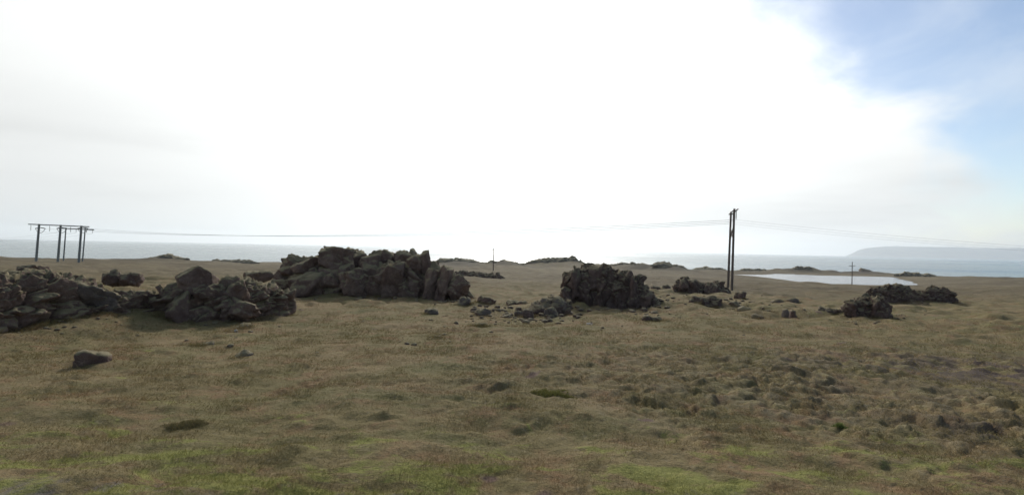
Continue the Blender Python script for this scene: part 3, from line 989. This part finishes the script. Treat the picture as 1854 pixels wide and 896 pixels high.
def ridge_top(px):
    """row at which the land meets the sea behind it"""
    d0, d1 = at(px, 470, 1.0) - Vector((0, 0, CAM_Z)), at(px, 490, 1.0) - Vector((0, 0, CAM_Z))
    Ds = np.geomspace(60, 640, 400)
    slope = float(np.max((ground(d0.x * Ds, d0.y * Ds, False) - CAM_Z) / Ds))
    return 470 + 20 * (slope - d0.z) / (d1.z - d0.z)


def boulder(px0, px1, py0, py1, label, mat=None, tilt=0.0, D=None, level=4, cat='boulder', name='boulder', far=False, bury=0.75, **kw):
    if far:      # on a ridge: foot on the ground seen just below it
        h_ = py1 - py0; py1 = ridge_top((px0 + px1) / 2) + 0.8; py0 = py1 - h_; D = hit((px0 + px1) / 2, py1 + 0.4)
    D = D or hit((px0 + px1) / 2, py1 - 1)
    o = rock(None, px0, px1, py0, py1, D, tilt=tilt, level=level, mat=mat, name=name, bury=bury, **kw)
    return tag(o, label, cat)


boulder(141, 200, 628, 657, 'brown boulder half sunk in turf in the left foreground', M_rock, 8, rough=1.2, cracks=0.8, cuts=8, bury=1.0, seed=4333)
boulder(188, 222, 486, 509, 'upright dark boulder behind the left crag', M_dark, 0, D=34)
boulder(218, 258, 492, 509, 'flat-topped dark boulder leaning on its neighbour behind the left crag', M_dark, 6, D=34)
boulder(38, 84, 478, 490, 'low dark rock under the three-post pole at far left', M_dark, 0, D=44)
boulder(443, 494, 488, 506, 'low slanting slab left of the largest outcrop', M_rock, -14, D=34)
boulder(768, 794, 557, 573, 'small rounded block alone in front of the largest outcrop', M_grey, 0)
boulder(818, 858, 535, 555, 'pale grey slab leaning at the right foot of the largest outcrop', M_grey, -12)
boulder(862, 899, 534, 555, 'dark triangular boulder right of the largest outcrop', M_rock, 10, cuts=4)
boulder(856, 890, 555, 573, 'grey rounded boulder below the triangular one', M_grey, 6)
boulder(916, 948, 543, 557, 'oblong dark boulder between the two main outcrops', M_rock, 0)
boulder(942, 957, 543, 556, 'small grey stone touching the oblong dark boulder', M_grey, 0, level=3)
boulder(1178, 1196, 515, 527, 'small dark rock just right of the upright crag on the skyline of the rise', M_dark, 0, level=3)
boulder(1193, 1214, 514, 526, 'small twin-humped dark rock left of the boulder clump', M_dark, 0, level=3)
boulder(1329, 1352, 527, 544, 'dark wedge of rock at the foot of the twin-post pole', M_dark, 10)
boulder(1318, 1344, 545, 557, 'flat dark rock on the slope right of the lumpy low rock', M_dark, 8, level=3)
boulder(1336, 1360, 554, 567, 'grey flat rock lower on the slope below the flat dark rock', M_grey, 6, level=3)
boulder(1360, 1383, 567, 579, 'slanting dark rock lowest on the slope of the rise', M_dark, 14, level=3)
boulder(1386, 1396, 560, 570, 'small dark stone right of the grassy rise', M_dark, 0, level=3)
boulder(1394, 1420, 540, 553, 'low dull rock right of the grassy rise', M_grey, 0, level=3)
boulder(1414, 1432, 558, 575, 'grey stone beside a darker one below the dip', M_grey, 0, level=3)
boulder(1428, 1443, 560, 577, 'dark upright stone below the dip', M_dark, 0, level=3)
boulder(1424, 1446, 538, 550, 'flat dull rock in the dip right of the rise', M_grey, 0, level=3)
boulder(1160, 1180, 570, 583, 'small dark stone below the right foot of the upright crag', M_dark, 0, level=3)
boulder(1178, 1199, 572, 582, 'flat brown stone below the right foot of the upright crag', M_rock, 6, level=3)
boulder(1163, 1170, 574, 579, 'small whitish stone near the right foot of the upright crag', M_pale, 0, level=3)
boulder(1061, 1074, 584, 590, 'small whitish stone on the shaded grass below the upright crag', M_pale, 0, level=3)
boulder(423, 431, 596, 603, 'small white stone on the grass below the left ledge', M_pale, 0, level=3)
boulder(426, 456, 584, 595, 'flat grey rock behind the small white stone', M_grey, -8, level=3)
boulder(358, 386, 617, 628, 'mossy stone on the slope below the pentagonal block', M_grey, 0, level=3)
boulder(425, 458, 632, 644, 'flat grey rock sunk in the slope in the left middle', M_grey, -8, level=3)
boulder(854, 884, 583, 592, 'flat brown stone below the grey rounded boulder', M_rock, 0, level=3)
boulder(784, 802, 606, 613, 'small dark stone in the grass at mid distance', M_dark, 0, level=3)
boulder(1556, 1580, 485, 491, 'far skerry of dark rock off the lagoon spit', M_dark, 0, D=640, level=3, bury=1.5)
for x0_, x1_, h_, sd_, lab in [
        (262, 352, 4.0, 401, 'far low rocky rim of the moor against the sea on the left'), (785, 880, 4.6, 402, 'far dark rim of rock beside the thin pole, behind the largest outcrop'),
        (948, 1066, 6.0, 403, 'far humped rocky ridge against the sea, left of the upright crag'), (1178, 1246, 5.5, 404, 'far square-ended rock ridge right of the upright crag, before the sea'),
        (868, 950, 3.6, 407, 'far low dark rim of rock right of the thin pole, before the sea'), (1070, 1176, 3.6, 408, 'far low dark rim of rock above the right shoulder of the upright crag'),
        (1250, 1316, 3.4, 409, 'far low dark rim of rock left of the tall twin-post pole'), (1334, 1392, 2.8, 410, 'far low dark rim of rock above the left end of the lagoon'), (380, 470, 3.0, 411, 'far low dark rim of rock above the left ledge'),
        (1428, 1470, 4.0, 405, 'far low dark rock on the spit beyond the lagoon, left part'), (1618, 1700, 4.6, 406, 'far pointed rocks on the spit beyond the right end of the lagoon')]:
    mid_ = (x0_ + x1_) / 2
    xs_ = np.linspace(x0_, x1_, 9)
    tops_ = [ridge_top(q) for q in xs_]
    Dr = hit(mid_, ridge_top(mid_) + 2.0)
    rg_ = np.random.default_rng(sd_)
    a = empty('rock_outcrop', tuple(at(mid_, ridge_top(mid_) + 1.2, Dr))); tag(a, lab, 'rock outcrop', 'far rocks along the shore')
    crag(a, [(q, t_ + 1.0 - (h_ + 0.9) * math.sin(math.pi * k_ / 8) ** 0.6 * rg_.uniform(0.45, 1.1), t_ + 3.5) for k_, (q, t_) in enumerate(zip(xs_, tops_))], Dr, 16, M_rim, sd_, (4, 4, 2.0), 0.1, 0.6, fine=0.7, ragged=0.8)

o = scree(None, [(880, 590, 60, 12), (1000, 590, 60, 8), (1200, 570, 60, 14), (1340, 565, 50, 10), (1470, 565, 60, 8), (1600, 570, 90, 12), (760, 610, 80, 25), (400, 610, 80, 20), (1250, 590, 120, 15), (1180, 568, 26, 9), (1330, 556, 34, 10), (1420, 556, 30, 9), (880, 574, 40, 8), (1220, 545, 30, 8)], 250, 0.02, 0.10, M_rock, 12)
o.name = 'scattered_stones'
tag(o, 'scattered small stones lying in the grass before the outcrops')

# ------------------------------------------------------------------ poles and cables
def tube(bm, p0, p1, r0, r1=None, seg=8):
    p0, p1 = Vector(p0), Vector(p1); r1 = r0 if r1 is None else r1
    d = (p1 - p0).normalized(); u = d.orthogonal().normalized(); v = d.cross(u)
    A = [bm.verts.new(p0 + r0 * (math.cos(t) * u + math.sin(t) * v)) for t in [2 * math.pi * k / seg for k in range(seg)]]
    B = [bm.verts.new(p1 + r1 * (math.cos(t) * u + math.sin(t) * v)) for t in [2 * math.pi * k / seg for k in range(seg)]]
    for k in range(seg): bm.faces.new((A[k], A[(k + 1) % seg], B[(k + 1) % seg], B[k]))
    bm.faces.new(A[::-1]); bm.faces.new(B)


def part(name, mat, parent, build):
    bm = bmesh.new(); build(bm)
    me = bpy.data.meshes.new(name); bm.to_mesh(me); bm.free()
    me.materials.append(mat)
    o = bpy.data.objects.new(name, me); COL.objects.link(o); o.parent = parent
    return o


def insulator(parent, p, L, ang=None):
    """string of discs hanging from p"""
    p = Vector(p); d = Vector((0, 0, -1)) if ang is None else Vector(ang).normalized()

    def b(bm):
        tube(bm, p, p + d * L, 0.03, seg=6)
        n = max(4, int(L / 0.16))
        for k in range(n):
            q = p + d * (0.18 + k * (L - 0.3) / n)
            tube(bm, q, q + d * 0.07, 0.055, 0.125, 8)
    part('insulator', M_glass, parent, b)
    return p + d * L


# the tall twin-post pole, seen end on
LINE = (Vector((166, -71, 0))).normalized()
ARM = Vector((-LINE.y, LINE.x, 0)).normalized()          # points away from the camera
near_b, far_b = at(1325, 523, 77.0), at(1318, 519, 82.4)
near_t, far_t = at(1329.5, 378, 77.0), at(1323.5, 383.5, 82.4)
root = empty('utility_pole', tuple((near_b + far_b) / 2))
tag(root, 'tall twin-post wooden power pole seen end on, right of the upright crag', 'utility pole', 'wooden power line supports')
base = Vector(root.location)
for b_, t_ in ((near_b, near_t), (far_b, far_t)):
    foot = Vector((b_.x, b_.y, min(b_.z, gz(b_.x, b_.y)) - 0.6))
    part('post', M_wood, root, lambda bm: tube(bm, foot - base, t_ - base, 0.19, 0.145, 12))
ax = (far_t - near_t); axn = ax.normalized()
arm0, arm1 = near_t - axn * 3.4 + Vector((0.0, 0, -0.35)), far_t + axn * 1.2 + Vector((0, 0, -0.35))
part('cross_arm', M_wood, root, lambda bm: [tube(bm, arm0 - base + LINE * s, arm1 - base + LINE * s, 0.09, 0.09, 6) for s in (-0.2, 0.2)])


def brace_(bm):
    lo_n = near_b.lerp(near_t, 0.60) - base; hi_n = near_b.lerp(near_t, 0.80) - base
    lo_f = far_b.lerp(far_t, 0.60) - base; hi_f = far_b.lerp(far_t, 0.80) - base
    tube(bm, lo_n, hi_f, 0.075, 0.075, 6); tube(bm, lo_f, hi_n, 0.075, 0.075, 6)


part('brace', M_wood, root, brace_)
attach = []
for t in (0.03, 0.5, 0.97):
    q = arm0.lerp(arm1, t) - base
    attach.append(insulator(root, q, 1.5) + base)

# three-post pole at far left, with another pole behind it
DL = 150.0
root = empty('utility_pole', tuple(at(103, 480, DL)))
tag(root, 'three-post wooden power pole with long cross-arm at far left', 'utility pole', 'wooden power line supports')
base = Vector(root.location)
tops = [at(71, 405.5, DL), at(110, 407, DL), at(147.5, 408.5, DL)]
for k, (t_, bx) in enumerate(zip(tops, (64.5, 104, 142))):
    b_ = at(bx, 480, DL); foot = Vector((b_.x, b_.y, min(b_.z, gz(b_.x, b_.y)) - 0.8))
    part('post', M_wood_hazed, root, lambda bm: tube(bm, foot - base, t_ - base, 0.34, 0.26, 12))
l0, l1 = at(54, 406, DL), at(159, 410.5, DL)
part('cross_arm', M_wood_hazed, root, lambda bm: [tube(bm, l0 - base + Vector((0, s, 0)), l1 - base + Vector((0, s, 0)), 0.15, 0.15, 6) for s in (-0.45, 0.45)])
left_attach = []
for px in (56, 90, 128, 157):
    q = at(px, 407 + (px - 54) * 0.045, DL) - base
    insulator(root, q, 1.7)
for px in (73, 112, 150):
    q = at(px, 412, DL) - base
    e = insulator(root, q, 2.6, (1.0, -0.42, -0.12)); left_attach.append(e + base)
    insulator(root, q, 2.6, (-1.0, 0.42, -0.12))

    def jump(bm, q=q):
        a0, a1 = q + Vector((-2.4, 1, -0.3)), q + Vector((2.4, -1, -0.3)); prev = a0
        for i in range(1, 9):
            t = i / 8; c = a0.lerp(a1, t) - Vector((0, 0, 4 * 1.3 * t * (1 - t))); tube(bm, prev, c, 0.06, seg=5); prev = c
    part('jumper_cable', M_wire, root, jump)

DB = 205.0
root = empty('utility_pole', tuple(at(133, 473, DB)))
tag(root, 'thinner twin-post pole standing behind the three-post pole', 'utility pole', 'wooden power line supports')
base = Vector(root.location)
for tx, bx in ((119.5, 114.5), (154.5, 149)):
    b_ = at(bx, 474, DB); foot = Vector((b_.x, b_.y, min(b_.z, gz(b_.x, b_.y)) - 0.8)); t_ = at(tx, 412, DB)
    part('post', M_wood_hazed, root, lambda bm: tube(bm, foot - base, t_ - base, 0.27, 0.2, 10))
b0, b1 = at(106, 413, DB), at(170, 416, DB)
part('cross_arm', M_wood_hazed, root, lambda bm: tube(bm, b0 - base, b1 - base, 0.22, 0.22, 6))
back_attach = [insulator(root, b0.lerp(b1, t) - base, 1.5) + base for t in (0.04, 0.5, 0.96)]


def cable(p0, p1, sag, r, label, group):
    p0, p1 = Vector(p0), Vector(p1)
    o_ = empty_loc = p0

    def b(bm):
        prev = None; n = 48; seg = 5; rings = []
        d = (p1 - p0).normalized(); u = d.cross(Vector((0, 0, 1))).normalized(); v = u.cross(d)
        for i in range(n + 1):
            t = i / n; c = p0.lerp(p1, t) - Vector((0, 0, 4 * sag * t * (1 - t))) - p0
            rings.append([bm.verts.new(c + r * (math.cos(a) * u + math.sin(a) * v)) for a in [2 * math.pi * k / seg for k in range(seg)]])
        for i in range(n):
            for k in range(seg):
                bm.faces.new((rings[i][k], rings[i][(k + 1) % seg], rings[i + 1][(k + 1) % seg], rings[i + 1][k]))
    o = part('power_cable', M_wire, None, b)
    o.location = p0
    return tag(o, label, 'cable', group)


for k in range(3):
    cable(left_attach[k], attach[k], 2.2, 0.019, 'thin power cable hanging between the three-post pole and the tall twin-post pole', 'cables between the left and right poles')
nxt = []
for k in range(3):
    q = attach[k] + LINE * 170 + Vector((0, 0, 0.6))
    cable(attach[k], q, 5.6, 0.008, 'thin power cable running right from the tall twin-post pole out of view', 'cables leaving the picture on the right')
for k in range(3):
    cable(left_attach[k] + Vector((-4.4, 1.8, 0)), back_attach[k], 0.8, 0.016, 'short power cable between the three-post pole and the thinner pole behind', 'cables between the two left poles')
for k in range(3):
    cable(back_attach[k], back_attach[k] + Vector((-150, 62, 0)), 4.0, 0.016, 'thin power cable leaving the picture at far left', 'cables leaving the picture on the left')


def small_pole(px, ytop, ybase, D, label, arm):
    b_, t_ = at(px, ybase, D), at(px + 0.6, ytop, D)
    root = empty('utility_pole', (b_.x, b_.y, b_.z)); tag(root, label, 'utility pole', 'slender single posts of the small line')
    base = Vector(root.location)
    foot = Vector((b_.x, b_.y, min(b_.z, gz(b_.x, b_.y)) - 0.5))
    part('post', M_wood, root, lambda bm: tube(bm, foot - base, t_ - base, 0.17, 0.12, 8))
    z = t_ - base - Vector((0, 0, arm))
    part('cross_arm', M_wood, root, lambda bm: tube(bm, z + Vector((-1.0, 0.1, 0)), z + Vector((1.0, -0.1, 0)), 0.09, seg=6))
    for s in (-0.9, 0, 0.9):
        part('insulator', M_glass, root, lambda bm: (tube(bm, z + Vector((s, -0.1 * s, 0.05)), z + Vector((s, -0.1 * s, 0.22)), 0.035, seg=6), tube(bm, z + Vector((s, -0.1 * s, 0.22)), z + Vector((s, -0.1 * s, 0.40)), 0.08, 0.04, 8)))


small_pole(893, 449, 494, 172, 'slender single post with short cross-arm far behind, between the two main outcrops', 0.6)
small_pole(1542.5, 474, 516, 192, 'slender single post standing before the lagoon', 1.6)


# ------------------------------------------------------------------ grass
def blades(xy, h, w, lean, tone, seed, zfun):
    rg = np.random.default_rng(seed)
    n = len(xy)
    x, y = xy[:, 0], xy[:, 1]
    z = zfun(x, y)
    a = rg.uniform(0, 2 * math.pi, n)
    ux, uy = np.cos(a), np.sin(a)
    la = rg.uniform(0, 2 * math.pi, n)
    lx_, ly_ = np.cos(la) * lean + 0.35 * lean, np.sin(la) * lean
    V = np.empty((n, 3, 3), np.float32)
    V[:, 0] = np.column_stack([x - ux * w, y - uy * w, z - 0.01]); V[:, 1] = np.column_stack([x + ux * w, y + uy * w, z - 0.01])
    V[:, 2] = np.column_stack([x + lx_ * h, y + ly_ * h, z + h])
    return V.reshape(-1, 3), np.repeat(tone, 3)


def build_grass():
    n = 420000
    rg = np.random.default_rng(5)
    r = np.exp(rg.uniform(math.log(4.2), math.log(34), n)); th = rg.uniform(R(-50), R(50), n)
    x, y = r * np.sin(th), r * np.cos(th)
    patch = fbm2(x, y, 0.8, 3, 91)
    m = hum_mask(x, y)
    soil = np.exp(-(((x - 13.5) / 4.5) ** 2 + ((y - 13.0) / 2.4) ** 2))
    keep = rg.random(n) < np.clip(0.62 + 0.55 * patch, 0.15, 1) * (1 - 0.65 * soil) * sstep(4.4, 5.8, y + 0.7 * patch)
    x, y, r, patch = x[keep], y[keep], r[keep], patch[keep]
    k = len(x)
    s = np.clip(r / 8.0, 0.75, 2.4)
    h = (0.016 + 0.034 * rg.random(k) ** 1.8) * s ** 0.5 * (1 + 0.5 * np.clip(patch, -0.6, 1))
    w = 0.0038 * s * rg.uniform(0.7, 1.4, k)
    feet = np.concatenate(FEET)
    wgt = np.concatenate([np.full(len(f), np.linalg.norm(np.diff(f, axis=0), axis=1).sum() / len(f)) for f in FEET])
    nf = 42000
    pick = rg.choice(len(feet), nf, p=wgt / wgt.sum())
    fx = feet[pick, 0] + rg.normal(0, 0.14, nf); fy = feet[pick, 1] + rg.normal(-0.06, 0.16, nf)
    clump = fbm2(fx, fy, 0.5, 2, 93)
    kp = rg.random(nf) < 0.45 + 0.9 * clump
    fx, fy, clump = fx[kp], fy[kp], clump[kp]
    x = np.concatenate([x, fx]); y = np.concatenate([y, fy])
    h = np.concatenate([h, (0.05 + 0.13 * rg.random(len(fx)) ** 1.5) * (1 + 0.5 * clump)]); w = np.concatenate([w, np.full(len(fx), 0.009)])
    k = len(x)
    V, t = blades(np.column_stack([x, y]), h, w, 1.1, rg.random(k), 6, lambda a, b: ground(a, b, True))
    F = np.arange(len(V), dtype=np.int32).reshape(-1, 3)
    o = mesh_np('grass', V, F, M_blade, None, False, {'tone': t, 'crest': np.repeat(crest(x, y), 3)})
    tag(o, 'short dry bent grass and moss growing over the slope', kind='stuff')


build_grass()


def tussock(px, py, wpx, hgt, a, b, label, seed, n=2600):
    D = hit(px, py); c = at(px, py, D)
    g0 = gz(c.x, c.y, True)
    rg = np.random.default_rng(seed)
    rad = wpx / 2 * D / FPX
    rr = np.sqrt(rg.random(n)); th = rg.uniform(0, 6.283, n)
    x = c.x + rr * np.cos(th) * rad; y = c.y + rr * np.sin(th) * rad * 0.6
    lump = hgt * 0.30 * np.sqrt(np.clip(1 - rr ** 2, 0, 1)) * (0.8 + 0.5 * fbm2(x, y, rad * 0.5, 2, seed))
    h = hgt * (0.35 + 0.45 * rg.random(n)) * (1.0 - 0.75 * rr ** 2)
    keep_ = rg.random(n) < 0.95 - rr ** 2 + 0.9 * fbm2(x, y, rad * 0.35, 2, seed + 4)
    x, y, rr, lump, h = x[keep_], y[keep_], rr[keep_], lump[keep_], h[keep_]; n = len(x)
    V, t = blades(np.column_stack([x, y]), h, 0.006 * rg.uniform(0.7, 1.3, n), 0.7, rg.random(n), seed + 1, lambda p_, q_: ground(p_, q_, True) + lump - 0.01)
    V = V - np.array([c.x, c.y, g0])
    o = mesh_np('grass_tussock', V, np.arange(len(V), dtype=np.int32).reshape(-1, 3), make_tussock_mat('tussock_' + str(seed), a, b), None, False, {'tone': t})
    o.location = (c.x, c.y, g0)
    tag(o, label, 'grass tussock')


tussock(1000, 716, 92, 0.11, (0.150, 0.150, 0.040), (0.220, 0.200, 0.070), 'wide olive green tussock in the middle of the slope', 61, 3200)
tussock(335, 773, 90, 0.09, (0.150, 0.135, 0.055), (0.210, 0.170, 0.085), 'low brown-green tussock in the left foreground', 62, 2400)
tussock(1522, 773, 36, 0.09, (0.130, 0.170, 0.045), (0.190, 0.220, 0.070), 'small bright green tussock on the right', 63, 1300)
